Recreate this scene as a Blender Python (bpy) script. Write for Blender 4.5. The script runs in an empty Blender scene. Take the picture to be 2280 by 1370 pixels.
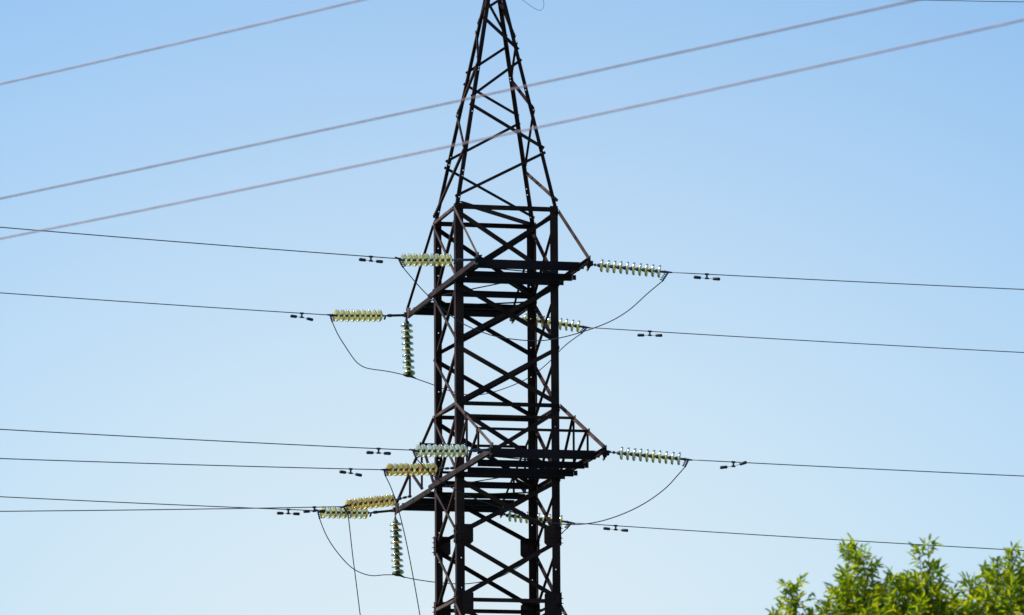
import bpy, math, random
from mathutils import Vector, Matrix, Quaternion
R = math.radians
random.seed(7)

# ------------------------------------------------------------------ camera, sky, sun, exposure
scene = bpy.context.scene
col = scene.collection
TOWER_Y, TOWER_YAW = 117.042, R(12.589)
cam_data = bpy.data.cameras.new("camera")
cam = bpy.data.objects.new("camera", cam_data)
col.objects.link(cam)
scene.camera = cam
cam_data.sensor_width = 36.0
cam_data.lens = 36.0 * 12948 / 2280.0          # long telephoto, about 204 mm
cam_data.clip_start, cam_data.clip_end = 0.5, 6000
cam.location = (0, 0, 1.6)
cam.rotation_euler = (Matrix.Rotation(R(-0.162), 3, 'Z') @ Matrix.Rotation(R(90 + 9.158), 3, 'X') @ Matrix.Rotation(R(-0.336), 3, 'Z')).to_euler()
cam_data.dof.use_dof = True
cam_data.dof.focus_distance = 118.5
cam_data.dof.aperture_fstop = 4.8

SUN_DIR = Vector((-0.82, 0.02, 0.90)).normalized()      # towards the sun: high and to the left
elev = math.asin(SUN_DIR.z)
world = bpy.data.worlds.new("World")
scene.world = world
world.use_nodes = True
wn, wl = world.node_tree.nodes, world.node_tree.links
wn.clear()
sky = wn.new("ShaderNodeTexSky")
sky.sky_type = 'NISHITA'
sky.sun_disc = False
sky.sun_elevation = elev
sky.sun_rotation = math.atan2(SUN_DIR.x, SUN_DIR.y)
sky.altitude = 100
sky.air_density = 1.0
sky.dust_density = 1.0
sky.ozone_density = 2.5
bg = wn.new("ShaderNodeBackground")
bg.inputs[1].default_value = 0.15
wo = wn.new("ShaderNodeOutputWorld")
# hazy sky whitens towards the horizon; pale patch ahead is a painted lens vignette
geo = wn.new("ShaderNodeTexCoord")
sep = wn.new("ShaderNodeSeparateXYZ"); wl.new(geo.outputs["Generated"], sep.inputs[0])
def wmath(op, a, b=None, clamp=False):
    nd = wn.new("ShaderNodeMath"); nd.operation = op; nd.use_clamp = clamp
    for i, v in enumerate((a, b)):
        if v is None: continue
        if isinstance(v, (int, float)): nd.inputs[i].default_value = v
        else: wl.new(v, nd.inputs[i])
    return nd.outputs[0]
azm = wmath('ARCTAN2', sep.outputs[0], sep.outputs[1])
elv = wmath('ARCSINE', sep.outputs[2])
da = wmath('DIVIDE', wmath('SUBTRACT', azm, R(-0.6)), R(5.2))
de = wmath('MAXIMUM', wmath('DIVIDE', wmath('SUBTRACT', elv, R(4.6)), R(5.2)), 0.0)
vignette_az = wmath('ADD', wmath('MULTIPLY', wmath('EXPONENT', wmath('MULTIPLY', wmath('MULTIPLY', da, da), -0.5)), 0.68), 0.30)
haze_vignette = wmath('MULTIPLY', wmath('EXPONENT', wmath('MULTIPLY', wmath('MULTIPLY', de, de), -0.5)), vignette_az)
tint = wn.new("ShaderNodeMix"); tint.data_type = 'RGBA'; tint.blend_type = 'MULTIPLY'; tint.inputs[0].default_value = 1.0
tint.inputs[7].default_value = (0.52, 0.86, 1.09, 1)
wl.new(sky.outputs[0], tint.inputs[6])
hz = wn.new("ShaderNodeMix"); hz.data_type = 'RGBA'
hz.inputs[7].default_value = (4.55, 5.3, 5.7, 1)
wl.new(haze_vignette, hz.inputs[0]); wl.new(tint.outputs[2], hz.inputs[6])
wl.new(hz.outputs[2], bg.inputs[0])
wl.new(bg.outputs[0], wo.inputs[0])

sun_data = bpy.data.lights.new("sun", 'SUN')
sun_data.energy = 5.0
sun_data.angle = R(0.53)
sun_data.color = (1.0, 0.95, 0.87)
sun = bpy.data.objects.new("sun", sun_data)
sun.rotation_euler = SUN_DIR.to_track_quat('Z', 'Y').to_euler()
col.objects.link(sun)

scene.view_settings.view_transform = 'Standard'
scene.view_settings.look = 'None'
scene.view_settings.exposure = 0.10
scene.view_settings.gamma = 1.0
scene.render.engine = 'CYCLES'
scene.cycles.use_denoising = True
scene.cycles.max_bounces = 10
scene.cycles.transmission_bounces = 10

# ------------------------------------------------------------------ materials
def principled(name, base, rough=0.6, metal=0.0, **kw):
    m = bpy.data.materials.new(name)
    m.use_nodes = True
    b = m.node_tree.nodes["Principled BSDF"]
    b.inputs["Base Color"].default_value = (*base, 1)
    b.inputs["Roughness"].default_value = rough
    b.inputs["Metallic"].default_value = metal
    if rough > .55: b.inputs["Specular IOR Level"].default_value = 0.12
    for k, v in kw.items():
        b.inputs[k.replace('_', ' ')].default_value = v
    return m

def noisy(name, c1, c2, scale, rough=0.7, c3=None, bump=0.0, metal=0.0, detail=6):
    m = principled(name, c1, rough, metal)
    n, l = m.node_tree.nodes, m.node_tree.links
    b = n["Principled BSDF"]
    tc = n.new("ShaderNodeTexCoord")
    oi = n.new("ShaderNodeObjectInfo")
    ad = n.new("ShaderNodeVectorMath"); ad.operation = 'ADD'
    mu = n.new("ShaderNodeVectorMath"); mu.operation = 'SCALE'; mu.inputs[3].default_value = 20.0
    cb = n.new("ShaderNodeCombineXYZ")
    for i in range(3): l.new(oi.outputs["Random"], cb.inputs[i])
    l.new(cb.outputs[0], mu.inputs[0])
    l.new(tc.outputs["Object"], ad.inputs[0]); l.new(mu.outputs[0], ad.inputs[1])
    t = n.new("ShaderNodeTexNoise"); t.inputs["Scale"].default_value = scale; t.inputs["Detail"].default_value = detail
    l.new(ad.outputs[0], t.inputs["Vector"])
    r = n.new("ShaderNodeValToRGB")
    r.color_ramp.elements[0].position = 0.36; r.color_ramp.elements[0].color = (*c1, 1)
    r.color_ramp.elements[1].position = 0.62; r.color_ramp.elements[1].color = (*c2, 1)
    if c3:
        e = r.color_ramp.elements.new(0.78); e.color = (*c3, 1)
    l.new(t.outputs[0], r.inputs[0])
    hv = n.new("ShaderNodeHueSaturation"); mr = n.new("ShaderNodeMapRange")
    mr.inputs[3].default_value = 0.7; mr.inputs[4].default_value = 1.35
    l.new(oi.outputs["Random"], mr.inputs[0]); l.new(mr.outputs[0], hv.inputs["Value"])
    l.new(r.outputs[0], hv.inputs["Color"]); l.new(hv.outputs[0], b.inputs["Base Color"])
    if bump:
        bp = n.new("ShaderNodeBump"); bp.inputs["Strength"].default_value = bump; bp.inputs["Distance"].default_value = 0.01
        l.new(t.outputs[0], bp.inputs["Height"]); l.new(bp.outputs[0], b.inputs["Normal"])
    return m

M = {}
M['steel'] = noisy('weathered_brown_steel', (0.020, 0.009, 0.008), (0.044, 0.021, 0.016), 1.6, 0.7, (0.060, 0.030, 0.022), 0.4)
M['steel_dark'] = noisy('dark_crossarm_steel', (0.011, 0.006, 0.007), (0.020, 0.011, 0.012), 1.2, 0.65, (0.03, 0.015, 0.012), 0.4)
M['steel_mid'] = noisy('sunlit_chord_brown_steel', (0.016, 0.009, 0.008), (0.036, 0.020, 0.017), 3.0, 0.7, (0.08, 0.055, 0.048), 0.4)  # chord steel, mottle lightened to paint in the sun on the chords
M['steel_sunlit'] = noisy('sunlit_tone_steel', (0.046, 0.028, 0.024), (0.10, 0.064, 0.052), 2.2, 0.7, (0.17, 0.125, 0.11), 0.4)  # same steel for the lit members, sunlight put into a lighter colour
M['fitting'] = noisy('dark_galvanised_fitting', (0.028, 0.034, 0.045), (0.055, 0.062, 0.075), 9, 0.5, None, 0.2, 0.3)
M['cap'] = noisy('insulator_cap_iron', (0.025, 0.04, 0.03), (0.06, 0.08, 0.055), 14, 0.5, None, 0.2, 0.2)
M['cable'] = noisy('weathered_aluminium_cable', (0.08, 0.10, 0.125), (0.12, 0.145, 0.17), 5, 0.55, None, 0.0, 0.3)
M['jumper'] = noisy('dull_jumper_cable', (0.032, 0.036, 0.042), (0.05, 0.055, 0.065), 5, 0.6)
M['near_cable'] = noisy('dull_aluminium_cable', (0.20, 0.13, 0.15), (0.28, 0.19, 0.21), 5, 0.6, None, 0.0, 0.2)
M['weight'] = noisy('damper_weight_iron', (0.012, 0.015, 0.022), (0.025, 0.028, 0.038), 9, 0.55)
M['bolt'] = noisy('bolt_steel', (0.04, 0.035, 0.04), (0.10, 0.09, 0.09), 20, 0.5, None, 0, 0.3)

def glass(name, tint, milk, mix):
    m = bpy.data.materials.new(name); m.use_nodes = True
    n, l = m.node_tree.nodes, m.node_tree.links
    n.clear()
    oi = n.new("ShaderNodeObjectInfo")       # each disc has its own film of dirt
    def var(c):
        x = n.new("ShaderNodeMix"); x.data_type = 'RGBA'; x.inputs[6].default_value = (*c, 1)
        x.inputs[7].default_value = (c[0] * .78, c[1] * .72, c[2] * .62, 1); l.new(oi.outputs["Random"], x.inputs[0]); return x.outputs[2]
    g = n.new("ShaderNodeBsdfTransparent"); g.inputs["Color"].default_value = (*tint, 1)
    tr = n.new("ShaderNodeBsdfTranslucent"); tr.inputs["Color"].default_value = (*milk, 1)
    df = n.new("ShaderNodeBsdfDiffuse"); df.inputs["Color"].default_value = (*milk, 1)
    l.new(var(milk), tr.inputs["Color"]); l.new(var(milk), df.inputs["Color"])
    a = n.new("ShaderNodeMixShader"); a.inputs[0].default_value = 0.5
    b = n.new("ShaderNodeMixShader"); b.inputs[0].default_value = mix
    gl = n.new("ShaderNodeBsdfGlossy"); gl.inputs["Roughness"].default_value = 0.18
    fr = n.new("ShaderNodeFresnel"); fr.inputs[0].default_value = 1.35
    c = n.new("ShaderNodeMixShader")
    o = n.new("ShaderNodeOutputMaterial")
    l.new(tr.outputs[0], a.inputs[1]); l.new(df.outputs[0], a.inputs[2])
    l.new(g.outputs[0], b.inputs[1]); l.new(a.outputs[0], b.inputs[2])
    l.new(fr.outputs[0], c.inputs[0]); l.new(b.outputs[0], c.inputs[1]); l.new(gl.outputs[0], c.inputs[2])
    l.new(c.outputs[0], o.inputs[0])
    return m
M['glass_green'] = glass('pale_green_glass', (0.87, 0.93, 0.78), (0.92, 0.95, 0.78), 0.68)
M['glass_yellow'] = glass('pale_yellow_glass', (0.95, 0.93, 0.58), (0.98, 0.93, 0.50), 0.68)
M['glass_gold'] = glass('amber_glass', (0.95, 0.80, 0.35), (0.90, 0.72, 0.24), 0.66)

M['glass_olive'] = glass('dull_olive_glass', (0.56, 0.60, 0.34), (0.54, 0.56, 0.28), 0.7)

# ------------------------------------------------------------------ mesh helpers
class MB:
    def __init__(self): self.v = []; self.f = []; self.m = []
    def prism(self, poly0, poly1, mi=0):
        n = len(poly0); b = len(self.v)
        self.v += [tuple(p) for p in poly0] + [tuple(p) for p in poly1]
        for i in range(n):
            j = (i + 1) % n
            self.f.append((b + i, b + j, b + n + j, b + n + i)); self.m.append(mi)
        self.f.append(tuple(b + i for i in reversed(range(n)))); self.m.append(mi)
        self.f.append(tuple(b + n + i for i in range(n))); self.m.append(mi)
    def box(self, lo, hi):
        x0, y0, z0 = lo; x1, y1, z1 = hi
        self.prism([(x0, y0, z0), (x1, y0, z0), (x1, y1, z0), (x0, y1, z0)], [(x0, y0, z1), (x1, y0, z1), (x1, y1, z1), (x0, y1, z1)])
    def obox(self, p0, p1, w, h, up=(0, 0, 1)):
        p0 = Vector(p0); p1 = Vector(p1); d = (p1 - p0).normalized()
        up = Vector(up); s = d.cross(up).normalized(); u = s.cross(d).normalized()
        q = [s * w / 2 + u * h / 2, -s * w / 2 + u * h / 2, -s * w / 2 - u * h / 2, s * w / 2 - u * h / 2]
        self.prism([p0 + a for a in q], [p1 + a for a in q])
    def section(self, p0, p1, poly, s, n):
        """extrude a cross-section (a along s, b along n) from p0 to p1"""
        p0 = Vector(p0); p1 = Vector(p1); s = Vector(s); n = Vector(n)
        q = [s * a + n * b for a, b in poly]
        self.prism([p0 + a for a in q], [p1 + a for a in q])
    def angle(self, p0, p1, w, t, n, flip=1, w2=None):
        """L-angle bar: flat flange lies against the face with outward normal n, the other points inwards"""
        p0 = Vector(p0); p1 = Vector(p1); n = Vector(n).normalized(); d = (p1 - p0).normalized()
        n = (n - d * n.dot(d)).normalized(); s = n.cross(d) * flip
        w2 = w2 or w; o = -w / 2
        self.section(p0, p1, [(o, 0), (o + w, 0), (o + w, -t), (o + t, -t), (o + t, -w2), (o, -w2)], s, n)
    def channel(self, p0, p1, h, w, t, side, up=(0, 0, 1)):
        """C-channel: web height h facing -side, flanges w towards side"""
        s = Vector(side); u = Vector(up)
        self.section(p0, p1, [(0, h/2), (w, h/2), (w, h/2 - t), (t, h/2 - t), (t, -h/2 + t), (w, -h/2 + t), (w, -h/2), (0, -h/2)], s, u)
    def tube(self, pts, r, seg=8, cap=True):
        pts = [Vector(p) for p in pts]; b = len(self.v); n = len(pts)
        rr = r if isinstance(r, (list, tuple)) else [r] * n
        prev = None
        for i, p in enumerate(pts):
            d = (pts[min(i + 1, n - 1)] - pts[max(i - 1, 0)]).normalized()
            if prev is None:
                a = Vector((0, 0, 1)) if abs(d.z) < .9 else Vector((1, 0, 0))
                s = d.cross(a).normalized()
            else:
                s = (prev - d * prev.dot(d)).normalized()
            prev = s; u = d.cross(s)
            for k in range(seg):
                an = 2 * math.pi * k / seg
                self.v.append(tuple(p + s * math.cos(an) * rr[i] + u * math.sin(an) * rr[i]))
        for i in range(n - 1):
            for k in range(seg):
                j = (k + 1) % seg
                self.f.append((b + i*seg + k, b + i*seg + j, b + (i+1)*seg + j, b + (i+1)*seg + k)); self.m.append(0)
        if cap:
            self.f.append(tuple(b + k for k in reversed(range(seg)))); self.m.append(0)
            self.f.append(tuple(b + (n-1)*seg + k for k in range(seg))); self.m.append(0)
    def lathe(self, prof, seg=20):
        """revolve (x, r) profile round the local X axis"""
        b = len(self.v); n = len(prof)
        for x, r in prof:
            for k in range(seg):
                a = 2 * math.pi * k / seg
                self.v.append((x, r * math.cos(a), r * math.sin(a)))
        for i in range(n - 1):
            for k in range(seg):
                j = (k + 1) % seg
                self.f.append((b + i*seg + k, b + (i+1)*seg + k, b + (i+1)*seg + j, b + i*seg + j)); self.m.append(0)
    def plate(self, pts, n, t):
        n = Vector(n).normalized() * t / 2
        self.prism([Vector(p) - n for p in pts], [Vector(p) + n for p in pts])
    def bolt(self, p, n, r=0.016, h=0.02, nut=0.03):
        p = Vector(p); n = Vector(n).normalized()
        self.tube([p, p + n * h], r, 6)
        self.tube([p + n * h, p + n * (h + nut)], r * .45, 6)
    def build(self, name, mat, parent=None, smooth=False):
        me = bpy.data.meshes.new(name)
        me.from_pydata(self.v, [], self.f)
        mats = mat if isinstance(mat, list) else [mat]
        for mm in mats: me.materials.append(mm)
        if len(mats) > 1: me.polygons.foreach_set('material_index', self.m)
        if smooth: me.polygons.foreach_set('use_smooth', [True] * len(me.polygons))
        me.update()
        o = bpy.data.objects.new(name, me)
        col.objects.link(o)
        if parent: o.parent = parent
        return o

def tag(o, label=None, cat=None, group=None, kind=None):
    if label: o['label'] = label
    if cat: o['category'] = cat
    if group: o['group'] = group
    if kind: o['kind'] = kind
    return o

def empty(name, loc, rz=0.0):
    o = bpy.data.objects.new(name, None); col.objects.link(o)
    o.location = loc; o.rotation_euler = (0, 0, rz); o.empty_display_size = 0.3
    return o

# ------------------------------------------------------------------ ground
def build_ground():
    mb = MB(); n = 60
    ext = 2500.0
    def co(t): return math.copysign(abs(t) ** 2.2, t) * ext
    for j in range(n + 1):
        for i in range(n + 1):
            x = co(i / n * 2 - 1); y = co(j / n * 2 - 1) + 60
            mb.v.append((x, y, 0.25 * math.sin(x * .031 + 1) * math.cos(y * .027) * min(1, math.hypot(x, y) / 40) - 0.05))
    for j in range(n):
        for i in range(n):
            a = j * (n + 1) + i
            mb.f.append((a, a + 1, a + n + 2, a + n + 1)); mb.m.append(0)
    g = mb.build('ground', noisy('dry_meadow', (0.035, 0.05, 0.015), (0.09, 0.10, 0.035), 0.35, 0.9, (0.14, 0.12, 0.06), 0.6), None, True)
    tag(g, kind='structure')
build_ground()

# ------------------------------------------------------------------ lattice tower
# tower frame: x = along the line, y = along the crossarms (away from the camera), z up
H = 1.065                                        # half width of the square shaft
Z = [22.37, 20.88, 19.60, 18.33, 16.90, 15.68, 14.37, 12.90, 11.2, 9.4]
ZT = 27.15                                       # where the peak ends
def hp(z): return H - 0.199 * (z - 22.5) if z > 22.5 else H
tower = empty('transmission_tower', (0, TOWER_Y, 0), TOWER_YAW)
tag(tower, 'dark brown steel lattice power pylon with wide crossarms and a tapering peak', 'pylon')

def leg(name, su, sv, segs, w, t, mat, holes=()):
    """angle-section leg; holes are drilled in the flange that faces along the arms"""
    mb = MB()
    for (h0, z0), (h1, z1) in zip(segs[:-1], segs[1:]):
        c0 = Vector((su * h0, sv * h0, z0)); c1 = Vector((su * h1, sv * h1, z1))
        a = Vector((-su, 0, 0)); b = Vector((0, -sv, 0))
        # flange across the arms direction (split round the bolt holes)
        cuts = sorted(z for z in holes if min(z0, z1) < z < max(z0, z1))
        def P(z, k, q): 
            f = (z - z0) / (z1 - z0); return c0.lerp(c1, f) + a * k + b * q
        zs = [min(z0, z1)]
        hs = 0.022
        for hz in cuts: zs += [hz - hs / 2, hz + hs / 2]
        zs.append(max(z0, z1))
        for i in range(len(zs) - 1):
            za, zb = zs[i], zs[i + 1]
            spans = [(0, w * .5), (w * .5 + hs, w)] if i % 2 else [(0, w)]
            for k0, k1 in spans:
                mb.prism([P(za, k0, 0), P(za, k1, 0), P(za, k1, t), P(za, k0, t)], [P(zb, k0, 0), P(zb, k1, 0), P(zb, k1, t), P(zb, k0, t)])
        e = 0.0015
        mb.prism([c0 + b*e, c0 + a*t + b*e, c0 + a*t + b*w, c0 + b*w], [c1 + b*e, c1 + a*t + b*e, c1 + a*t + b*w, c1 + b*w])
    # splice cover and step bolts
    for z in (segs[0][1] if segs[0][1] < 16 else 16.3,):
        pass
    for k in range(2):
        pass
    return mb

holesets = {(-1, -1): [22.24, 14.6, 15.2], (1, -1): [22.26, 17.9, 15.0], (-1, 1): [22.22, 21.84, 21.27, 20.08, 18.86, 17.45, 15.95, 15.35], (1, 1): [20.43, 19.83, 19.22, 18.03, 16.15, 15.02, 21.1]}
for (su, sv), hs in holesets.items():
    mb = leg('leg', su, sv, [(H, 22.42), (H, 9.4)], 0.165, 0.014, None, hs)
    mb2 = leg('leg', su, sv, [(H, 9.4), (2.5, 0.0)], 0.18, 0.016, None)
    b = len(mb.v); mb.v += mb2.v; mb.f += [tuple(i + b for i in f) for f in mb2.f]; mb.m += mb2.m
    for k in range(26):                         # step bolts
        z = 9.8 + k * 0.48
        if su * sv > 0: mb.tube([(su * (H - .08), sv * (H - .002), z), (su * (H - .08), sv * (H + .022), z)], .012, 6)
    o = mb.build('leg', M['steel'], tower)
    mf = MB(); mf.box((su * 2.5 - .4, sv * 2.5 - .4, -.4), (su * 2.5 + .4, sv * 2.5 + .4, .25))
    f = mf.build('footing', noisy('footing_concrete', (.22, .21, .2), (.34, .33, .31), 3), o)
    tag(f, 'pale concrete footing')

for su in (-1, 1):
    for sv in (-1, 1):
        mb = leg('peak_leg', su, sv, [(hp(22.36) - .005, 22.36), (hp(ZT), ZT)], 0.078, 0.009, None, [23.0, 23.12, 24.4, 25.3, 25.36, 22.55] if su * sv > 0 else [23.55, 23.7, 22.6, 24.9])
        mb.build('peak_leg', M['steel'], tower)
mb = MB(); q = hp(ZT) + .02
mb.box((-q, -q, ZT), (q, q, ZT + .02)); mb.box((-.015, -q - .12, ZT - .1), (.015, -q, ZT + .1)); mb.build('peak_cap', M['steel'], tower)

# faces: (name, normal, function mapping (side -1/+1, half width, z) -> point)
FACES = [((0, -1, 0), lambda s, h, z, o=0: Vector((s * h, -h - o, z))),      # towards the camera
         ((0, 1, 0), lambda s, h, z, o=0: Vector((s * h, h + o, z))),        # away
         ((-1, 0, 0), lambda s, h, z, o=0: Vector((-h - o, -s * h, z))),     # left  (s=-1 is the far leg, +1 near)
         ((1, 0, 0), lambda s, h, z, o=0: Vector((h + o, s * h, z)))]        # right
# left face: s=-1 -> y=+h (far leg), s=+1 -> y=-h (near leg)
def brace(fi, s0, z0, s1, z1, w=0.075, off=0.003, inset=0.03, mat='steel', flip=1, name='diagonal_brace', over=0.0):
    n, F = FACES[fi]
    p0 = F(s0, hp(z0), z0, 0) ; p1 = F(s1, hp(z1), z1, 0)
    d = (p1 - p0).normalized()
    p0 += d * (inset - over) + Vector(n) * off; p1 -= d * (inset - over) - Vector(n) * off
    mb = MB(); mb.angle(p0, p1, w, 0.008, n, flip)
    for p, sg in ((p0, 1), (p1, -1)):
        for k in (.05, .11): mb.bolt(p + d * sg * k + Vector(n) * .002, n, .011, .009, .008)
    return mb.build(name, M[mat], tower)

# shaft panels: X bracing on all four faces
for k in range(len(Z) - 1):
    zt, zb = Z[k], Z[k + 1]
    for fi in range(4):
        w = 0.078 if fi < 2 else 0.058
        a, b_ = (0.09, 0.03)
        ins = 0.05 if fi < 2 else 0.0
        mat = 'steel' if fi != 2 else 'steel_sunlit'  # left face braces coloured as if sunlit
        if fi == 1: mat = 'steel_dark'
        # descending from side -1 to +1
        brace(fi, -1, zt - a, 1, zb + b_, w, 0.004, ins, mat, 1, over=0.035 if fi >= 2 else 0)
        brace(fi, 1, zt - a, -1, zb + b_ - .03, w * (1.1 if fi == 0 else 1), -0.024, ins + .03, mat if fi != 2 else 'steel', -1)
# horizontals
for zz, wd in ((22.35, 0.085), (18.33, 0.075), (14.36, 0.075), (9.4, 0.08)):
    for fi in range(4):
        brace(fi, -1, zz, 1, zz, wd if fi < 2 else .06, 0.014, 0.02, 'steel_sunlit' if fi == 2 else 'steel', 1, name='horizontal_brace')
# plan diagonals
for zz in (22.45,):
    mb = MB(); mb.angle((-H + .1, -H - .02, zz), (H - .12, H, zz), 0.09, .008, (0, 0, 1), 1); mb.build('plan_brace', M['steel'], tower)
# lower, spreading section (below the picture)
for fi in range(4):
    n, F = FACES[fi]
    for z0, z1 in ((9.4, 5.2), (5.2, 0.3)):
        hh = lambda z: H + (9.4 - z) * (2.5 - H) / 9.4
        for s in (-1, 1):
            mb = MB(); mb.angle(F(s, hh(z0), z0), F(-s, hh(z1), z1), .09, .008, n, s); mb.build('diagonal_brace', M['steel'], tower)

# gusset plates at the two splice levels
for zz, hz, wz in ((15.68, .20, .235), (14.30, .24, .235)):
    for (su, sv) in ((-1, -1), (1, -1), (-1, 1), (1, 1)):
        mb = MB(); y = sv * (H + .018)
        x0 = su * (H - .10); x1 = su * (H - .10 - wz); c = .05
        mb.plate([(x0, y, zz - hz), (x1 + su * c, y, zz - hz), (x1, y, zz - hz + c), (x1, y, zz + hz - c), (x1 + su * c, y, zz + hz), (x0, y, zz + hz)], (0, 1, 0), .012)
        for i in range(4):
            for j in range(2):
                mb.bolt((x0 - su * (.04 + j * .09), y + sv * .006, zz - hz + .06 + i * .09), (0, sv, 0), .014, .012, .012)
        mb.build('gusset_plate', M['steel'], tower)
        mb = MB(); x = su * (H + .016)
        y0 = sv * (H + .012); y1 = sv * (H - .19)
        mb.plate([(x, y0, zz - hz), (x, y1, zz - hz * .8), (x, y1, zz + hz * .8), (x, y0, zz + hz)], (1, 0, 0), .012)
        for i in range(4): mb.bolt((x + su * .006, sv * (H - .05), zz - hz + .06 + i * .1), (su, 0, 0), .016, .02, .03)
        mb.build('gusset_plate', M['steel'], tower)

# peak bracing, a single zigzag on each face (levels read face by face)
PK = {0: [(-1, 26.62, 1, 26.92), (-1, 26.45, 1, 25.78), (1, 25.55, -1, 24.72), (-1, 24.56, 1, 23.66), (1, 23.56, -1, 22.56)],
      1: [(-1, 27.0, 1, 26.2), (1, 26.0, -1, 25.42), (-1, 25.2, 1, 24.6), (1, 24.45, -1, 23.62), (-1, 23.5, 1, 22.55)],
      # left face: -1 far leg, +1 near leg
      2: [(1, 26.9, -1, 26.45), (-1, 26.26, 1, 25.55), (1, 25.42, -1, 24.62), (-1, 24.55, 1, 23.62), (1, 23.55, -1, 22.52)],
      # right face: -1 near leg, +1 far leg
      3: [(1, 26.9, -1, 26.07), (-1, 25.9, 1, 25.42), (1, 25.28, -1, 24.52), (-1, 24.45, 1, 23.6), (1, 23.45, -1, 22.55)]}
for fi, lst in PK.items():
    for k, (s0, z0, s1, z1) in enumerate(lst):
        brace(fi, s0, z0, s1, z1, 0.056 if fi < 2 else .05, 0.004, 0.0, 'steel_sunlit' if (fi, k) in ((2, 3), (3, 4)) else 'steel', 1 if k % 2 else -1, name='peak_brace', over=.045 if fi >= 2 else .01)

# ---- crossarms
def crossarm(za, L, tall, label):
    """two long channels outside the legs, cross beams, plan bracing, ties (tall: lattice top side)"""
    U = 1.115
    mb = MB()
    for su in (-1, 1):
        s = (-su, 0, 0)
        # near and far lengths of channel overlap beside the far leg
        mb.channel((su * U, -L - .05, za + .02), (su * U, 1.45, za + .02), .105, .06, .012, (-su, 0, 0))
        mb.channel((su * (U + .014), 1.15, za - .045), (su * (U + .014), L, za - .045), .10, .055, .012, (-su, 0, 0))
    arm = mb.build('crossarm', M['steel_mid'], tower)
    tag(arm, label)
    beams = [(-L + .62, .17, .02, .09), (-2.2, .135, -.09, .07), (-1.11, .11, -.02, .06), (1.11, .13, .06, .06), (2.2, .11, -.02, .07), (L - .45, .15, -.02, .09)]
    if tall: beams = [(v, h, dz, fl) for v, h, dz, fl in beams] + [(-3.15, .13, -.06, .07), (3.2, .13, -.03, .07)]
    for v, h, dz, fl in beams:
        m2 = MB(); m2.channel((-U + .03, v, za + dz), (U - .03, v, za + dz), h, fl, .01, (0, 1 if v < 0 else -1, 0))
        m2.build('cross_beam', M['steel_dark'], arm)
        for su in (1,):                     # lug that carries the beam past the chord
            m3 = MB(); m3.plate([(su * (U - .02), v + .03, za + dz - .05), (su * (U + .055), v + .03, za + dz - .05), (su * (U + .055), v + .03, za + dz + .05), (su * (U - .02), v + .03, za + dz + .05)], (0, 1, 0), .012)
            m3.build('beam_lug', M['steel_dark'], arm)
    # floor bracing
    def fb(p, q, w=.07, dz=-.03, dark=True):
        m2 = MB(); m2.angle((p[0], p[1], za + dz), (q[0], q[1], za + dz), w, .008, (0, 0, 1), 1, .022)
        m2.build('floor_brace', M['steel_dark'], arm)
    vs = sorted(b[0] for b in beams)
    for a, b2 in zip(vs[:-1], vs[1:]):
        if b2 - a > 1.8:
            fb((-U, b2), (0, a + .05)); fb((U, b2), (0, a + .05), dz=-.012)
        else:
            fb((-U + .05, a), (U - .05, b2), dz=-.05) if a * b2 < 0 or a < -2 or a > 2 else fb((U - .05, a), (-U + .05, b2), dz=-.05)
    # end plates at the four tips
    for su in (-1, 1):
        for sv in (-1, 1):
            y = sv * (L + (.05 if sv < 0 else 0))
            m2 = MB()
            x = su * (U + .02)
            m2.plate([(x, y - sv * .42, za + .06), (x, y + sv * .0, za + .13), (x, y + sv * .02, za - .10), (x, y - sv * .2, za - .13)], (1, 0, 0), .014)
            m2.box((x - .055, y - sv * .03 - .05, za - .075), (x + .055, y - sv * .03 + .05, za + .02))
            for k in range(3): m2.bolt((x - .02, y - sv * (.06 + .07 * k), za - .115), (0, 0, -1), .013, .02, .03)
            m2.build('tip_plate', M['steel_dark' if sv < 0 else 'steel_sunlit'], arm)
    # ties from the legs down to the tips
    zt = za + (1.44 if tall else 1.47)
    for su in (-1, 1):
        for sv in (-1, 1):
            y = sv * (L - (.02 if sv < 0 else -.0))
            p0 = Vector((su * (H + .03), sv * (H - .01), zt)); p1 = Vector((su * (U + .03), y, za + .09))
            m2 = MB(); m2.angle(p0, p1, .062 if tall else .052, .008, (su, 0, .25), su * sv, .05)
            tie = m2.build('tie', M['steel_sunlit'] if (su, sv) in ((-1, -1), (1, -1)) else M['steel'], arm)
            if tall:
                nodes = [p0.lerp(p1, f) for f in (.31, .62)]
                prev = Vector((su * (U + .0), sv * (H + .02), za + .08))
                for nd in nodes:
                    m3 = MB()
                    m3.angle(nd, (nd.x, nd.y, za + .09), .045, .007, (su, 0, 0), 1)
                    m3.angle(nd + Vector((su * -.012, 0, 0)), prev + Vector((su * -.012, 0, 0)), .045, .007, (su, 0, 0), -1)
                    m3.plate([nd + Vector((su * .012, -.06, -.07)), nd + Vector((su * .012, .06, -.07)), nd + Vector((su * .012, .05, .05)), nd + Vector((su * .012, -.05, .05))], (1, 0, 0), .01)
                    m3.build('web_strut', M['steel'], arm)
                    prev = Vector((nd.x, nd.y, za + .09))
    if tall:
        for sv in (-1, 1):
            for f in (.31, .62):
                y = sv * (H - .01) + (sv * (L - (.02 if sv < 0 else 0)) - sv * (H - .01)) * f
                z = zt + (za + .09 - zt) * f
                m3 = MB(); m3.angle((-U - .02, y, z), (U + .02, y, z), .05, .007, (0, sv, 0), 1); m3.build('rung', M['steel'], arm)
    return arm

crossarm(20.86, 3.50, False, 'upper crossarm with single sloping ties')
crossarm(16.90, 4.72, True, 'wide lower crossarm with lattice top side')
crossarm(12.80, 3.50, False, None)

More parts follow.
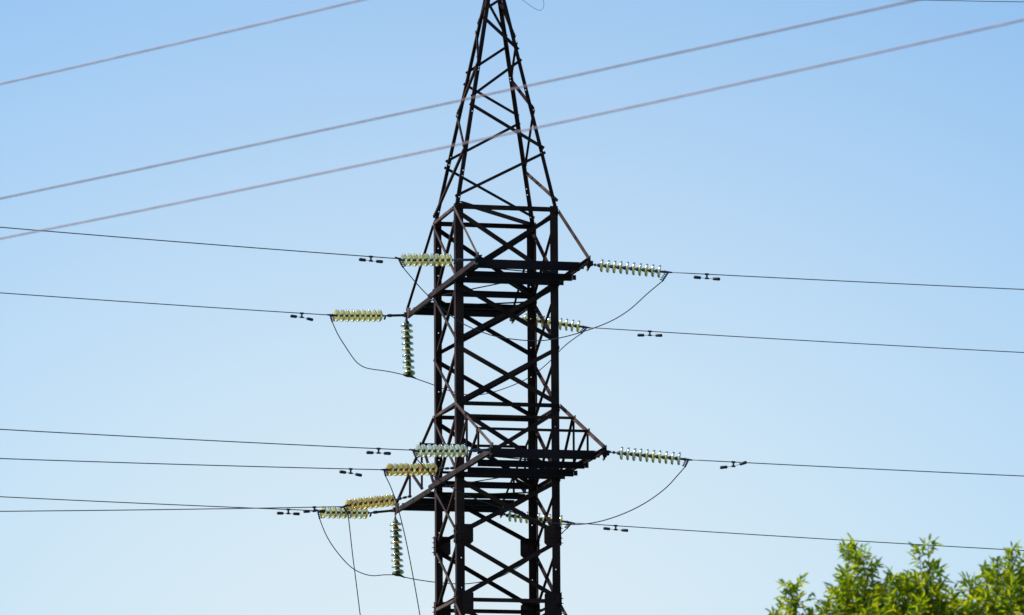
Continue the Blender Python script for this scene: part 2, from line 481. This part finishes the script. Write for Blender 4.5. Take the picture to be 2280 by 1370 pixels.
# ------------------------------------------------------------------ insulator strings
# measured attachment (S), first disc (A), last disc (B), clamp end (C), horizontal line direction (d), wire slope (s)
STR = {'gold_tip': {'A': [-2.138, 119.367, 16.828],
              'B': [-2.996, 118.744, 16.651],
              'C': [-3.141, 118.639, 16.601],
              'S': [-1.803, 119.611, 16.93],
              'd': (-0.809, -0.5878),
              'damp': 0.736,
              'n': 9,
              's': -0.0861},
 'gold_tower': {'A': [-1.238, 115.257, 16.919],
                'B': [-2.088, 114.64, 16.828],
                'C': [-2.229, 114.537, 16.815],
                'S': [-0.888, 115.512, 16.97],
                'd': (-0.809, -0.5878),
                'damp': 0.812,
                'n': 9,
                's': -0.0547},
 'lower_far_left': {'A': [-2.735, 121.083, 16.775],
                    'B': [-3.587, 120.592, 16.728],
                    'C': [-3.734, 120.507, 16.755],
                    'S': [-2.129, 121.433, 16.87],
                    'd': (-0.866, -0.5),
                    'damp': 0.7,
                    'n': 9,
                    's': -0.0235},
 'lower_far_right': {'A': [0.242, 121.766, 16.787],
                     'B': [1.31, 121.676, 16.655],
                     'C': [1.565, 121.655, 16.613],
                     'S': [0.1, 121.778, 16.87],
                     'd': (0.9965, -0.0837),
                     'damp': 0.938,
                     'n': 10,
                     's': -0.0834},
 'lower_near_left': {'A': [-0.608, 111.948, 16.832],
                     'B': [-1.482, 111.443, 16.768],
                     'C': [-1.611, 111.368, 16.772],
                     'S': [-0.06, 112.264, 16.9],
                     'd': (-0.866, -0.5),
                     'damp': 0.762,
                     'n': 9,
                     's': -0.024},
 'lower_near_right': {'A': [2.407, 112.63, 16.864],
                      'B': [3.526, 112.536, 16.738],
                      'C': [3.736, 112.518, 16.713],
                      'S': [2.138, 112.653, 16.9],
                      'd': (0.9965, -0.0837),
                      'damp': 0.885,
                      'n': 10,
                      's': -0.0699},
 'upper_far_left': {'A': [-2.401, 119.899, 20.771],
                    'B': [-3.278, 119.393, 20.699],
                    'C': [-3.434, 119.303, 20.695],
                    'S': [-1.856, 120.214, 20.83],
                    'd': (-0.866, -0.5),
                    'damp': 0.676,
                    'n': 9,
                    's': -0.0198},
 'upper_far_right': {'A': [0.585, 120.779, 20.819],
                     'B': [1.697, 120.686, 20.654],
                     'C': [1.904, 120.669, 20.622],
                     'S': [0.318, 120.802, 20.85],
                     'd': (0.9965, -0.0837),
                     'damp': 1.331,
                     'n': 10,
                     's': -0.0823},
 'upper_near_left': {'A': [-0.889, 113.052, 20.781],
                     'B': [-1.775, 112.541, 20.699],
                     'C': [-1.897, 112.47, 20.714],
                     'S': [-0.31, 113.386, 20.84],
                     'd': (-0.866, -0.5),
                     'damp': 0.623,
                     'n': 9,
                     's': -0.0154},
 'upper_near_right': {'A': [2.074, 113.855, 20.792],
                      'B': [3.211, 113.76, 20.652],
                      'C': [3.416, 113.742, 20.63],
                      'S': [1.866, 113.873, 20.82],
                      'd': (0.9965, -0.0837),
                      'damp': 0.774,
                      'n': 10,
                      's': -0.0729}}
JMP = {'gold_tip': [[-3.058, 118.639, 16.443], [-3.022, 118.639, 16.127], [-2.967, 118.639, 15.616], [-2.903, 118.639, 15.106], [-2.812, 118.639, 14.365], [-2.722, 118.639, 13.626],
              [-2.613, 118.639, 12.889]],
 'gold_tower': [[-2.202, 114.537, 16.68], [-2.087, 114.537, 16.428], [-1.954, 114.537, 16.023], [-1.814, 114.537, 15.439], [-1.682, 114.537, 14.767], [-1.534, 114.537, 13.917],
                [-1.429, 114.537, 13.204], [-1.352, 114.537, 12.492]],
 'lower_far_a': [[-3.697, 120.528, 16.579], [-3.578, 120.595, 16.275], [-3.393, 120.698, 15.975], [-3.117, 120.854, 15.661], [-2.885, 120.984, 15.514], [-2.626, 121.13, 15.454],
                 [-2.374, 121.271, 15.488], [-2.123, 121.412, 15.502]],
 'lower_far_b': [[-2.029, 121.437, 15.476], [-1.671, 121.459, 15.401], [-1.153, 121.49, 15.335], [-0.635, 121.522, 15.317], [-0.068, 121.556, 15.422], [0.311, 121.579, 15.593],
                 [0.737, 121.605, 15.869], [1.165, 121.631, 16.212], [1.47, 121.649, 16.489]],
 'lower_far_b_start': [-2.085, 121.433, 15.505],
 'lower_near': [[-1.551, 111.381, 16.611], [-1.37, 111.42, 16.414], [-1.137, 111.47, 16.218], [-0.748, 111.554, 15.99], [-0.272, 111.656, 15.8], [0.205, 111.759, 15.644],
                [0.727, 111.871, 15.471], [1.249, 111.983, 15.394], [1.774, 112.096, 15.414], [2.3, 112.209, 15.557], [2.829, 112.323, 15.806], [3.272, 112.418, 16.124],
                [3.539, 112.476, 16.412], [3.673, 112.504, 16.565]],
 'upper_far_a': [[-3.397, 119.324, 20.552], [-3.287, 119.386, 20.306], [-3.122, 119.479, 20.046], [-2.938, 119.583, 19.787], [-2.809, 119.655, 19.684], [-2.643, 119.749, 19.631],
                 [-2.246, 119.973, 19.605], [-1.874, 120.182, 19.549]],
 'upper_far_b': [[-1.734, 120.224, 19.507], [-1.36, 120.27, 19.379], [-0.892, 120.327, 19.214], [-0.423, 120.384, 19.154], [0.095, 120.448, 19.274], [0.689, 120.52, 19.538],
                 [1.134, 120.575, 19.896], [1.429, 120.611, 20.214], [1.79, 120.655, 20.487]],
 'upper_far_b_start': [-1.819, 120.214, 19.544],
 'upper_near': [[-1.81, 112.491, 20.538], [-1.53, 112.558, 20.209], [-1.285, 112.617, 19.958], [-0.961, 112.694, 19.674], [-0.61, 112.778, 19.445], [-0.214, 112.873, 19.288],
                [0.183, 112.968, 19.202], [0.846, 113.127, 19.169], [1.467, 113.275, 19.297], [2.181, 113.446, 19.562], [2.63, 113.554, 19.837], [2.99, 113.64, 20.173],
                [3.306, 113.716, 20.446]]}

disc_mesh = {}
def profile_disc():
    mb = MB()
    # shell of a cap-and-pin glass disc; +X points away from the cap
    mb.lathe([(-.004, .040), (.002, .055), (.007, .085), (.014, .108), (.024, .122), (.040, .1285), (.056, .1285), (.060, .124)], 28)
    mb.lathe([(.014, .100), (.040, .098), (.048, .094)], 24)
    mb.lathe([(.010, .072), (.036, .069), (.044, .065)], 24)
    return mb
def cap_mb():
    mb = MB()
    mb.lathe([(-.058, .0), (-.058, .018), (-.050, .032), (-.020, .038), (-.004, .044), (.004, .042), (.006, .0)], 14)
    mb.lathe([(.026, .0), (.028, .030), (.060, .024), (.064, .012), (.082, .012), (.082, .0)], 10)
    return mb
_p = profile_disc().build('insulator_disc', M['glass_green'], None, True); DISC = _p.data; bpy.data.objects.remove(_p)
_p = cap_mb().build('metal_cap', M['cap'], None, True); CAP = _p.data; bpy.data.objects.remove(_p)
def disc_data(mat):
    if mat not in disc_mesh:
        m = DISC.copy(); m.materials[0] = M[mat]; disc_mesh[mat] = m
    return disc_mesh[mat]
def add_disc(parent, pos, axis, mat, fat=1.0):
    o = bpy.data.objects.new('insulator_disc', disc_data(mat)); col.objects.link(o); o.parent = parent
    q = Vector(axis).to_track_quat('X', 'Z')
    q = q @ Quaternion((0, 1, 0), random.uniform(-.05, .05)) @ Quaternion((0, 0, 1), random.uniform(-.05, .05))
    o.location = pos; o.rotation_mode = 'QUATERNION'; o.rotation_quaternion = q
    c = bpy.data.objects.new('metal_cap', CAP); col.objects.link(c); c.parent = o; c.scale = (1, fat, fat)
    return o

def strain_string(name, key, mats, label, group, lug_back):
    D = STR[key]
    S, A, B, C = (Vector(D[k]) for k in 'SABC')
    root = empty('insulator_string', S); tag(root, label, 'insulator', group)
    A, B, C = A - S, B - S, C - S
    ax = (B - A).normalized(); n = D['n']
    pitch = (B - A).length / (n - 1)
    # link hardware from the arm to the first cap
    mb = MB(); e = A - ax * .055
    Ln = e.length
    dn = e.normalized()
    if Ln > .4:
        mb.obox(dn * .02, e - dn * .10, .022, .05, (0, 0, 1))
        mb.tube([dn * .06, dn * .12], .03, 8); mb.tube([e - dn * .2, e - dn * .13], .034, 8)
        mb.tube([e - dn * .13, e], .014, 8)
        mb.tube([e - dn * .06 + Vector((0, 0, -.005)), e - dn * .03 + Vector((0, 0, -.08))], .02, 8)
    else:
        mb.tube([dn * 0, e], .012, 8)
        mb.tube([dn * Ln * .25, dn * Ln * .45], .026, 8); mb.tube([dn * Ln * .62, dn * Ln * .82], .03, 8)
        mb.tube([dn * -.03, dn * .03], .03, 8)
    mb.build('link_hardware', M['fitting'], root)
    for i in range(n):
        add_disc(root, A + ax * pitch * i, ax, mats[i % len(mats)])
    # dead-end clamp and its hanging lug
    mb = MB(); f = B + ax * .07; g = C
    dc = (g - f).normalized()
    mb.tube([B + ax * .05, f + dc * .02], .016, 8)
    mb.tube([f, f.lerp(g, .5), g, g + dc * .09], [.022, .026, .022, .013], 8)
    mb.bolt(f.lerp(g, .6), (0, 0, 1), .014, .02, .02)
    mb.build('dead_end_clamp', M['fitting'], root)
    J = Vector(JMP[lug_back][0 if 'left' in key or 'gold' in key else -1]) - S
    mb = MB(); h = C + dc * .01
    mb.obox(h, J, .03, .035, (0, 1, 0))
    side = Vector((1 if ('left' in key or 'gold' in key) else -1, 0, 0.25))
    for k in range(4):
        p = h.lerp(J, .28 + .2 * k); mb.tube([p - side * .02, p + side * .065], .009, 6)
        mb.tube([p + side * .035, p + side * .05], .017, 6)
    mb.build('jumper_lug', M['fitting'], root)
    return root

G = 'strain insulator strings holding the conductors'
GR, YE, GO = 'glass_green', 'glass_yellow', 'glass_gold'
strain_string('a', 'upper_near_left', [YE, YE, YE, GR, YE], 'pale yellow-green glass insulator string reaching left in front of the legs at the upper crossarm', G, 'upper_near')
strain_string('b', 'upper_near_right', [YE, GR, YE, GR, GR], 'yellow-green glass insulator string off the right near tip of the upper crossarm', G, 'upper_near')
strain_string('c', 'upper_far_left', [YE], 'yellowish insulator string on a long link left of the upper crossarm tip', G, 'upper_far_a')
strain_string('d', 'upper_far_right', [YE], 'yellow insulator string seen through the shaft below the upper crossarm, pointing right', G, 'upper_far_b')
strain_string('e', 'lower_near_left', [GR], 'whitish green glass insulator string lying in front of both left legs at the lower crossarm', G, 'lower_near')
strain_string('f', 'lower_near_right', [GR, GR, GR, GR, YE, YE, YE, YE, GR, GR], 'sea green glass insulator string off the right near tip of the lower crossarm', G, 'lower_near')
strain_string('g', 'lower_far_left', [YE, GR], 'lowest pale insulator string, on a long link left of the lower crossarm tip', G, 'lower_far_a')
strain_string('h', 'lower_far_right', [GR, YE], 'insulator string seen through the shaft below the lower crossarm, pointing right', G, 'lower_far_b')
strain_string('i', 'gold_tower', [GO, YE, GO], 'amber insulator string ending at the left leg just under the whitish green one', G, 'gold_tower')
strain_string('j', 'gold_tip', [GO], 'tilted amber insulator string just above the lowest pale one', G, 'gold_tip')

def hanging_string(top, bottom, label, mat):
    top = Vector(top); bot = Vector(bottom) - top
    root = empty('insulator_string', top); tag(root, label, 'insulator', 'hanging insulator strings that steady the jumpers')
    ax = bot.normalized(); n = 9; L = bot.length; pitch = .127; st = L - .09 - (n - 1) * pitch
    mb = MB(); mb.tube([(0, 0, .06), ax * (st - .12)], .010, 8); mb.tube([ax * (st - .14), ax * (st - .05)], [.012, .036], 8); mb.build('link_hardware', M['fitting'], root)
    for i in range(n):
        a2 = ax if i < n - 1 else (ax + Vector((.12, -.32, 0))).normalized()
        add_disc(root, ax * (st + pitch * i), a2, mat[i % len(mat)], 1.5)
    mb = MB(); e = ax * L
    mb.tube([ax * (L - .06), e], .012, 8)
    mb.tube([e + Vector((-.12, 0, .02)), e + Vector((-.04, 0, 0)), e + Vector((.05, 0, -.01)), e + Vector((.15, 0, -.06))], [.012, .028, .028, .012], 8)
    mb.build('suspension_clamp', M['fitting'], root)
hanging_string((-1.875, TOWER_Y + 3.17, 20.79), JMP['upper_far_b_start'], 'vertical insulator string hanging from the left tip of the upper crossarm', ['glass_olive', YE, 'glass_olive'])
hanging_string((-2.14, TOWER_Y + 4.39, 16.82), JMP['lower_far_b_start'], 'vertical insulator string hanging from the left tip of the lower crossarm', [GO, 'glass_olive', 'glass_olive'])

# ------------------------------------------------------------------ conductors, jumpers, dampers
def wire_z(D, a): return D['s'] * a + .0006 * a * a
def conductor(key, label):
    D = STR[key]; C = Vector(D['C']); d = D['d']
    pts = [Vector((d[0] * a, d[1] * a, wire_z(D, a))) for a in [0, .5, 1, 1.5, 2, 3, 4, 5, 6, 8, 10, 12, 15, 18, 22, 26, 30, 35, 40, 48, 56, 65]]
    mb = MB(); mb.tube(pts, .0100, 8)
    o = mb.build('conductor_wire', M['cable'], None, True); o.location = C
    tag(o, label, 'power line', 'tensioned conductors leaving the pylon')
names = {'upper_near_left': 'topmost of the thin conductors leaving the pylon leftwards', 'upper_near_right': 'topmost conductor leaving the pylon rightwards from its longest insulator string at the upper crossarm',
 'upper_far_left': 'thin conductor running left from the string above the upper hanging insulators', 'upper_far_right': 'second conductor from the top on the right, crossed by the upper jumper loop',
 'lower_near_left': 'thin conductor running left from the whitish green insulator string', 'lower_near_right': 'conductor running right from the sea green insulator string',
 'lower_far_left': 'thin conductor running left from the lowest pale insulator string, sloping down towards the pylon', 'lower_far_right': 'lowest conductor on the right, passing behind the treetops',
 'gold_tower': 'nearly level conductor running left from the upper amber insulator string', 'gold_tip': 'conductor running left from the tilted amber string, crossing the lowest one'}
for k, v in names.items(): conductor(k, v)

def smooth(pts, sub=6):
    P = [Vector(p) for p in pts]; out = []
    for i in range(len(P) - 1):
        p0 = P[max(i-1, 0)]; p1 = P[i]; p2 = P[i+1]; p3 = P[min(i+2, len(P)-1)]
        for k in range(sub):
            t = k / sub
            out.append(.5 * ((2*p1) + (p2-p0)*t + (2*p0-5*p1+4*p2-p3)*t*t + (3*p1-p0-3*p2+p3)*t**3))
    out.append(P[-1]); return out
def relax(P):
    Q = [Vector(p) for p in P]
    for _ in range(2):
        Q = [Q[0]] + [(Q[i-1] + Q[i] * 2 + Q[i+1]) / 4 for i in range(1, len(Q) - 1)] + [Q[-1]]
    return Q
def jumper(pts, label):
    P = relax(smooth(pts)); o0 = P[0].copy()
    mb = MB(); mb.tube([p - o0 for p in P], .0100, 8)
    o = mb.build('jumper_cable', M['jumper'], None, True); o.location = o0
    tag(o, label, 'jumper cable', 'slack jumper loops round the pylon')
jumper(JMP['upper_near'], 'slack jumper loop from the upper crossarm strings, sweeping up to the right')
jumper(JMP['upper_far_a'] + [JMP['upper_far_b_start']] + JMP['upper_far_b'], 'jumper loop carried by the upper hanging insulator string')
jumper(JMP['lower_near'], 'slack jumper loop curving up right to the sea green string')
jumper(JMP['lower_far_a'] + [JMP['lower_far_b_start']] + JMP['lower_far_b'], 'jumper loop carried by the lower hanging insulator string')
jumper(JMP['gold_tower'] + [(-.75, 114.0, 12.9), (-.47, 113.9, 12.86)], 'loose cable dropping from the upper amber string past the lower hanging insulators')
jumper(JMP['gold_tip'] + [(-2.3, 119.4, 12.9), (-1.84, 120.0, 12.86)], 'loose cable dropping almost straight down from the tilted amber string')

def damper(key, label, t1=0.0, t2=0.0):
    D = STR[key]; a = D['damp']; C = Vector(D['C']); d = Vector((D['d'][0], D['d'][1], D['s'])).normalized()
    p = C + Vector((D['d'][0] * a, D['d'][1] * a, wire_z(D, a)))
    root = empty('vibration_damper', p); tag(root, label, 'damper', 'vibration dampers clipped under the conductors')
    if d.x < 0: d = -d
    up = Vector((0, 0, 1))
    mb = MB(); mb.obox(up * .016, -up * .075, .035, .045, (0, 1, 0)); mb.tube([-up * .085 - d * .04, -up * .085 + d * .04], .018, 8); mb.tube([up * .0 - d * .04, up * .0 + d * .04], .02, 8)
    mb.build('clamp', M['weight'], root)
    c = -up * .085
    for s, t in ((-1, t1), (1, t2)):
        ee = c + d * s * .2 + up * t
        mb = MB(); mb.tube([c, ee], .005, 6); mb.build('messenger_wire', M['cable'], root)
        dd = (ee - c).normalized(); f = ee - dd * .075
        mb = MB(); mb.tube([f - dd * .008, f, f + dd * .12, f + dd * .135, f + dd * .14], [.018, .030, .033, .026, .012], 10)
        mb.build('damper_weight', M['weight'], root, True)
damper('upper_near_left', 'damper under the topmost left conductor', .01, 0)
damper('upper_far_left', 'leftmost damper of the upper half, beside the string on a long link', .01, -.03)
damper('lower_near_left', 'damper under the conductor of the whitish green string')
damper('gold_tower', 'damper with a drooping right weight, left of the upper amber string', .02, -.03)
damper('gold_tip', 'damper beside the left end of the lowest pale string', 0, .0)
damper('lower_far_left', 'leftmost of all the dampers, low under the lowest left conductor')
damper('upper_near_right', 'damper under the topmost right conductor', .01, .0)
damper('upper_far_right', 'damper under the second conductor from the top on the right', -.01, .01)
damper('lower_near_right', 'tilted damper with its right weight raised, rightmost of all', -.03, .075)
damper('lower_far_right', 'damper under the lowest right conductor, just right of the shaft', .01, .0)

# earth wire on the peak
mb = MB(); S = Vector((0, TOWER_Y, 27.15))
mb.tube([Vector((.9965 * a, -.0837 * a, -.0655 * a + .0012 * a * a)) for a in (0, 2, 4, 6, 8, 10, 12, 15, 20, 26, 34)], .0075, 8)
mb.tube([Vector((-.866 * a, -.5 * a, -.03 * a + .0012 * a * a)) for a in (0, 3, 6, 9, 12, 16, 22, 30)], .0075, 8)
o = mb.build('earth_wire', M['cable'], None, True); o.location = S; tag(o, 'thin earth wire just entering the top right corner, from the pylon peak', 'power line')
jl = [(0.1, 116.745, 27.1)] + [(0.3, 116.73, 26.98), (0.569, 116.707, 26.809), (0.734, 116.693, 26.683), (0.86, 116.682, 26.60), (0.945, 116.675, 26.575), (1.005, 116.671, 26.621), (1.019, 116.669, 26.724), (0.99, 116.671, 26.87), (0.9, 116.685, 27.09)]
P = smooth(jl); mb = MB(); mb.tube([p - P[0] for p in P], .0045, 8); o = mb.build('earth_wire_loop', M['cable'], None, True); o.location = P[0]; tag(o, 'small loop of thin wire hanging beside the pylon peak', 'wire')

# ------------------------------------------------------------------ the nearer power line
def near_wire(P0, P1, dip, label):
    P0 = Vector(P0); P1 = Vector(P1); d = P1 - P0; pts = []
    for i in range(41):
        t = -3 + 7 * i / 40.0
        pts.append(P0 + d * t + Vector((0, 0, -4 * dip * t * (1 - t))) - P0)
    mb = MB(); mb.tube(pts, .0066, 10)
    o = mb.build('foreground_wire', M['near_cable'], None, True); o.location = P0
    tag(o, label, 'power line', 'three slightly blurred wires of a nearer line')
near_wire((-4.30, 49.66, 11.6), (-1.06, 46.26, 11.6), .005, 'blurred foreground wire crossing the upper left corner')
near_wire((-4.30, 49.73, 10.6), (3.11, 41.74, 10.6), .013, 'blurred foreground wire crossing the pylon peak halfway up, the higher of the two')
near_wire((-4.28, 49.47, 10.2), (3.78, 40.58, 10.2), .030, 'blurred foreground wire crossing the lower peak, ending at the right edge')

# ------------------------------------------------------------------ trees
def leaf_material(name, c_low, c_high, t_low, t_high):
    m = bpy.data.materials.new(name); m.use_nodes = True
    n, l = m.node_tree.nodes, m.node_tree.links; n.clear()
    g = n.new("ShaderNodeNewGeometry")
    def mixc(a, b):
        r = n.new("ShaderNodeValToRGB"); r.color_ramp.elements[0].color = (*a, 1); r.color_ramp.elements[1].color = (*b, 1)
        l.new(g.outputs["Random Per Island"], r.inputs[0]); return r
    d = n.new("ShaderNodeBsdfDiffuse"); t = n.new("ShaderNodeBsdfTranslucent"); s = n.new("ShaderNodeBsdfGlossy")
    s.inputs["Roughness"].default_value = .4
    l.new(mixc(c_low, c_high).outputs[0], d.inputs[0]); l.new(mixc(t_low, t_high).outputs[0], t.inputs[0])
    a = n.new("ShaderNodeMixShader"); a.inputs[0].default_value = .56
    b = n.new("ShaderNodeMixShader"); b.inputs[0].default_value = .02
    o = n.new("ShaderNodeOutputMaterial")
    l.new(d.outputs[0], a.inputs[1]); l.new(t.outputs[0], a.inputs[2]); l.new(a.outputs[0], b.inputs[1]); l.new(s.outputs[0], b.inputs[2]); l.new(b.outputs[0], o.inputs[0])
    return m
M['leaf'] = leaf_material('narrow_green_leaf', (.04, .10, .004), (.20, .22, .006), (.16, .36, .005), (.85, .82, .01))
M['green_bark'] = noisy('green_brown_twig', (.05, .055, .015), (.08, .08, .025), 6, .8)
M['bark'] = noisy('grey_brown_bark', (.05, .04, .03), (.12, .10, .075), 6, .85, None, .6)

def add_leaf(mb, p, d, L, w, rng):
    d = d.normalized()
    up = Vector((rng.gauss(0, .5), rng.gauss(0, .5), 1))
    s = d.cross(up)
    if s.length < 1e-3: s = Vector((1, 0, 0))
    s.normalize(); nn = s.cross(d); b = len(mb.v)
    droop = Vector((0, 0, -L * .18)); k = nn * w * .35
    pts = [p, p + d*L*.3 + s*w + k, p + d*L*.68 + s*w*.75 + k + droop*.4, p + d*L + droop, p + d*L*.68 - s*w*.75 + k + droop*.4, p + d*L*.3 - s*w + k]
    mb.v += [tuple(q) for q in pts]
    mb.f += [(b, b+1, b+2, b+3), (b, b+3, b+4, b+5)]; mb.m += [0, 0]

def twig(lv, br, p0, d, L, rng, leafL, step):
    """a thin twig with leaves set alternately along it"""
    n = max(3, int(L / .06)); pts = [p0]; dd = d.normalized()
    for i in range(n):
        dd = (dd + Vector((rng.gauss(0, .12), rng.gauss(0, .12), rng.gauss(.06, .1)))).normalized()
        pts.append(pts[-1] + dd * L / n)
    br.tube(pts, [max(.0012, .004 * (1 - i / n)) for i in range(n + 1)], 4, False)
    k = int(L / step) + 1; ph = rng.random() * 6
    for i in range(k):
        t = (i + .5) / k * n; j = min(int(t), n - 1); q = pts[j].lerp(pts[j+1], t - j)
        ax = (pts[j+1] - pts[j]).normalized()
        side = Quaternion(ax, ph + i * 2.4) @ ax.orthogonal().normalized()
        add_leaf(lv, q, side * .8 + ax * .8 + Vector((0, 0, -.25)), leafL * rng.uniform(.45, 1.25), leafL * rng.uniform(.12, .19), rng)
    add_leaf(lv, pts[-1], dd, leafL, leafL * .13, rng)

def make_tree(x, y, base_h, leaders, crown, label, seed, group):
    rng = random.Random(seed)
    root = empty('leafy_tree', (x, y, 0)); tag(root, label, 'tree', group)
    lv = MB(); br = MB(); tk = MB()
    fork = Vector((0, 0, base_h))
    tk.tube([(0, 0, -.1), (.02, .01, .8), (-.03, .03, base_h * .6), fork], [.17, .13, .11, .09], 12)
    for (tx, ty, tz, R0) in leaders:
        tip = Vector((tx - x + .03, ty, tz - .075))
        st = fork + Vector((0, 0, rng.uniform(-.8, .3)))
        mid = st.lerp(tip, .5) + Vector(((tip.x - st.x) * .25, (tip.y - st.y) * .25, -.1))
        path = smooth([st, mid, tip - Vector((rng.uniform(-.05, .05), 0, 1.1)), tip], 8)
        n = len(path)
        tk.tube(path, [max(.003, .05 * (1 - i / (n - 1)) ** 1.1) for i in range(n)], 7)
        # side twigs on the last stretch of the leader
        length = sum((path[i+1] - path[i]).length for i in range(n - 1))
        s = 0.0
        for i in range(n - 1):
            a, b = path[n - 1 - i], path[n - 2 - i]
            seg = (b - a).length; m = max(1, int(seg / (.026 if s < .5 else .020)))
            for k in range(m):
                q = a.lerp(b, k / m); dist = s + seg * k / m
                if dist > 2.6: break
                an = rng.random() * 6.283
                Lt = min(.11 + dist * .42, .62) * rng.uniform(.45, 1.1) * R0
                d = Vector((math.cos(an), math.sin(an), rng.uniform(.5, 1.3)))
                if math.sin(dist * 19 + tx * 31 + an * 1.5) > .40 and dist > .12: continue
                twig(lv, br, q, d, Lt, rng, .118, .024)
            s += seg
    # coarser filling of the lower crown
    cx, cz, rx, rz, cnt = crown
    for i in range(cnt):
        while True:
            u = Vector((rng.uniform(-1, 1), rng.uniform(-1, 1), rng.uniform(-1, 1)))
            if .35 < u.length < 1: break
        p = Vector((cx - x + u.x * rx, u.y * rx, cz + u.z * rz))
        twig(lv, br, p, Vector((u.x, u.y, .6 + .3 * rng.random())), rng.uniform(.25, .5), rng, .095, .04)
    t = tk.build('trunk', M['bark'], root, True)
    br.build('twig', M['green_bark'], root)
    lv.build('crown', M['leaf'], root)
    return root

GT = 'treetops in the lower right corner'
make_tree(3.02, 60, 4.4, [(2.99, 0, 8.37, .8), (3.08, .1, 8.43, .8), (2.86, -.1, 8.10, 1), (3.18, .2, 8.12, 1), (3.0, .4, 7.95, 1), (2.75, .3, 7.75, 1), (3.3, -.3, 7.8, 1)],
          (3.0, 6.1, 1.0, 1.4, 500), 'smallest treetop, leftmost of the leafy green trees', 3, GT)
make_tree(4.12, 60.2, 4.2, [(3.64, 0, 8.80, .8), (3.71, .1, 8.86, .85), (3.78, -.1, 8.72, 1), (3.58, -.2, 8.5, 1), (3.47, 0, 8.22, 1), (3.70, .4, 8.45, 1.1), (3.88, .2, 8.35, 1), (3.98, -.3, 8.40, 1), (4.12, 0, 8.50, 1.1), (3.93, .15, 8.42, 1.1), (4.22, -.1, 8.48, 1.1),
          (4.2, .3, 8.40, 1), (4.28, -.2, 8.42, 1), (4.38, .1, 8.80, .62), (4.46, 0, 8.84, .66), (4.53, .2, 8.62, .8), (4.42, -.3, 8.4, 1), (4.6, .1, 8.25, .9), (4.05, -.6, 8.2, 1), (4.3, -.7, 8.15, 1), (3.75, -.6, 8.1, 1), (3.36, .2, 8.12, 1), (3.3, -.3, 8.0, 1), (4.7, -.1, 8.32, .9), (4.66, .4, 8.2, 1), (3.55, .3, 8.35, 1), (4.0, .7, 8.3, 1)],
          (4.05, 6.0, 1.7, 1.9, 1500), 'largest leafy treetop with two tall leading shoots, between the two others', 5, GT)
make_tree(5.55, 60.1, 4.2, [(4.90, 0, 8.46, .9), (4.97, .3, 8.3, 1), (5.07, .1, 8.56, .9), (5.15, -.2, 8.60, 1), (5.24, .2, 8.5, 1), (5.33, 0, 8.76, .8), (5.40, -.1, 8.66, .95), (5.5, .2, 8.6, 1), (5.25, -.6, 8.35, 1), (5.6, -.3, 8.7, 1), (5.8, .1, 8.9, 1), (6.1, .2, 8.6, 1), (6.4, -.2, 8.3, 1), (4.80, .1, 8.2, 1), (4.86, -.2, 8.38, .9), (5.0, -.4, 8.25, 1), (5.4, .6, 8.5, 1), (5.1, .7, 8.3, 1)],
          (5.6, 6.0, 1.7, 1.9, 1500), 'leafy treetop in the corner, cut off by the right edge', 8, GT)
